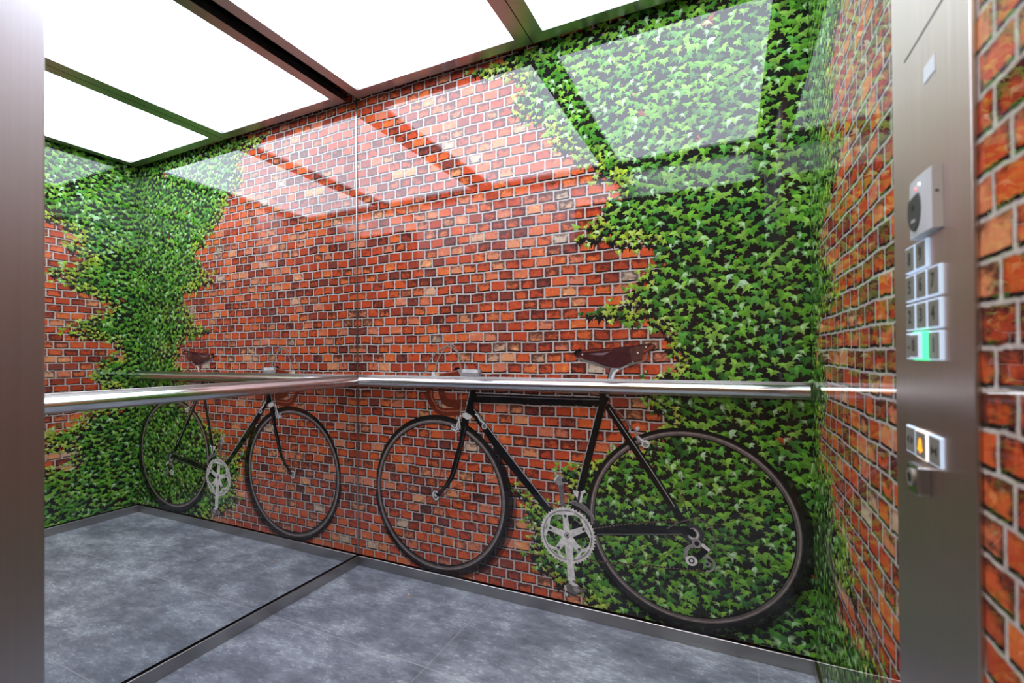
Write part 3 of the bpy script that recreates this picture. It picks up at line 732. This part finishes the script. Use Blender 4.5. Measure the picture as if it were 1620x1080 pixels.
inter = ic.build('intercom', pan, (PX, (iy0 + iy1) / 2, (iz0 + iz1) / 2)); inter['label'] = 'silver intercom speaker with charcoal oval grille'
gy, gz = -.9555, 1.1765
ov = []
for i in range(40):
    a = 2 * math.pi * i / 40; y_, z_ = .0225 * math.cos(a), .0265 * math.sin(a)
    if z_ > .016: z_ = .016 + (z_ - .016) * .15 + y_ * -.10
    ov.append((gy + y_, gz + z_))
MB().prism(ov, px, .0138, M['grille'], .0005, 1).build('grille', inter, (PX, gy, gz))
MB().tube((PX - .0142, gy + .002, gz + .003), (PX - .0130, gy + .002, gz + .003), .0042, M['black'], 20).build('microphone', inter, (PX, gy, gz))
b = MB()
for i in range(6): b.box((PX - .0141, gy + .007 - i * .0024, gz - .0155), (PX - .0130, gy + .0086 - i * .0024, gz - .0155 + (.003, .0045, .0024, .004, .0026, .0035)[i]), M['shell'])
b.build('lettering', inter, (PX, gy, gz))
MB().sphere((PX - .0122, gy - .006, gz + .0245), .0024, M['red']).build('indicator_light', inter, (PX, gy, gz))
MB().sphere((PX - .0122, gy - .018, gz + .027), .0024, M['ledw']).build('indicator_light', inter, (PX, gy, gz))
MB().box((PX - .0072, iy0 - .0002, 1.1845), (PX - .0040, iy0 + .003, 1.1868), M['black']).build('slot', inter, (PX, iy0, 1.19))

# tiny crumb on the floor
for (x, y, s, lab, m_) in ((.402, -.137, .0045, 'tiny orange crumb lying on the grey floor', (.62, .34, .16)), (.39, -.128, .003, 'tiny white speck lying on the grey floor beside the orange crumb', (.7, .72, .72))):
    t = bmesh.new(); bmesh.ops.create_icosphere(t, subdivisions=2, radius=s)
    for v in t.verts: v.co = Vector((x + v.co.x * (1 + .4 * random.random()), y + v.co.y, max(0, s * .5 + v.co.z * .6)))
    b = MB(); b.add(t, flat('crumb', m_, .8), True); tag(b.build('crumb', loc=(x, y, 0)), lab, 'crumb')

# ------------------------------------------------------------------ landing lamp, world, camera
lobby = empty('landing_ceiling_lamp', (.9, -2.4, 2.7), 'white square ceiling lamp on the landing outside the lift', 'ceiling light')
MB().box((.0, -3.0, 2.66), (1.9, -1.75, 2.70), M['shell'], .004, 2).build('housing', lobby)
MB().box((.03, -2.97, 2.655), (1.87, -1.78, 2.662), emit('landing_lamp_glow', (1.0, .80, .58), LOBBY)).build('diffuser', lobby)

w = bpy.data.worlds.new('World'); bpy.context.scene.world = w; w.use_nodes = True
w.node_tree.nodes['Background'].inputs[0].default_value = (.5, .48, .46, 1); w.node_tree.nodes['Background'].inputs[1].default_value = .05

cam = bpy.data.cameras.new('camera'); co = bpy.data.objects.new('camera', cam); C.objects.link(co)
F_PX, YAW, PITCH, ROLL, CY = 737.458, .436952, .0074911, -.00708399, 553.2958
cam.sensor_width = 36; cam.lens = F_PX / 1620 * 36; cam.shift_y = (CY - 540) / 1620
c_, s_ = math.cos(YAW), math.sin(YAW)
Fv, Rv, Uv = Vector((-s_, c_, 0)), Vector((c_, s_, 0)), Vector((0, 0, 1))
F2 = Fv * math.cos(PITCH) + Uv * math.sin(PITCH); U2 = Uv * math.cos(PITCH) - Fv * math.sin(PITCH)
R3 = Rv * math.cos(ROLL) + U2 * math.sin(ROLL); U3 = U2 * math.cos(ROLL) - Rv * math.sin(ROLL)
m = Matrix((R3, U3, -F2)).transposed().to_4x4(); m.translation = Vector((1.60885, -1.70436, .99893))
co.matrix_world = m; cam.clip_start = .02
cam.dof.use_dof = True; cam.dof.focus_distance = 2.2; cam.dof.aperture_fstop = 3.6
sc = bpy.context.scene; sc.camera = co
sc.view_settings.view_transform = 'Standard'; sc.view_settings.look = 'None'; sc.view_settings.gamma = 1.0; sc.view_settings.use_curve_mapping = False
sc.view_settings.exposure = EXPO
sc.cycles.max_bounces = 12; sc.cycles.glossy_bounces = 8; sc.cycles.diffuse_bounces = 5
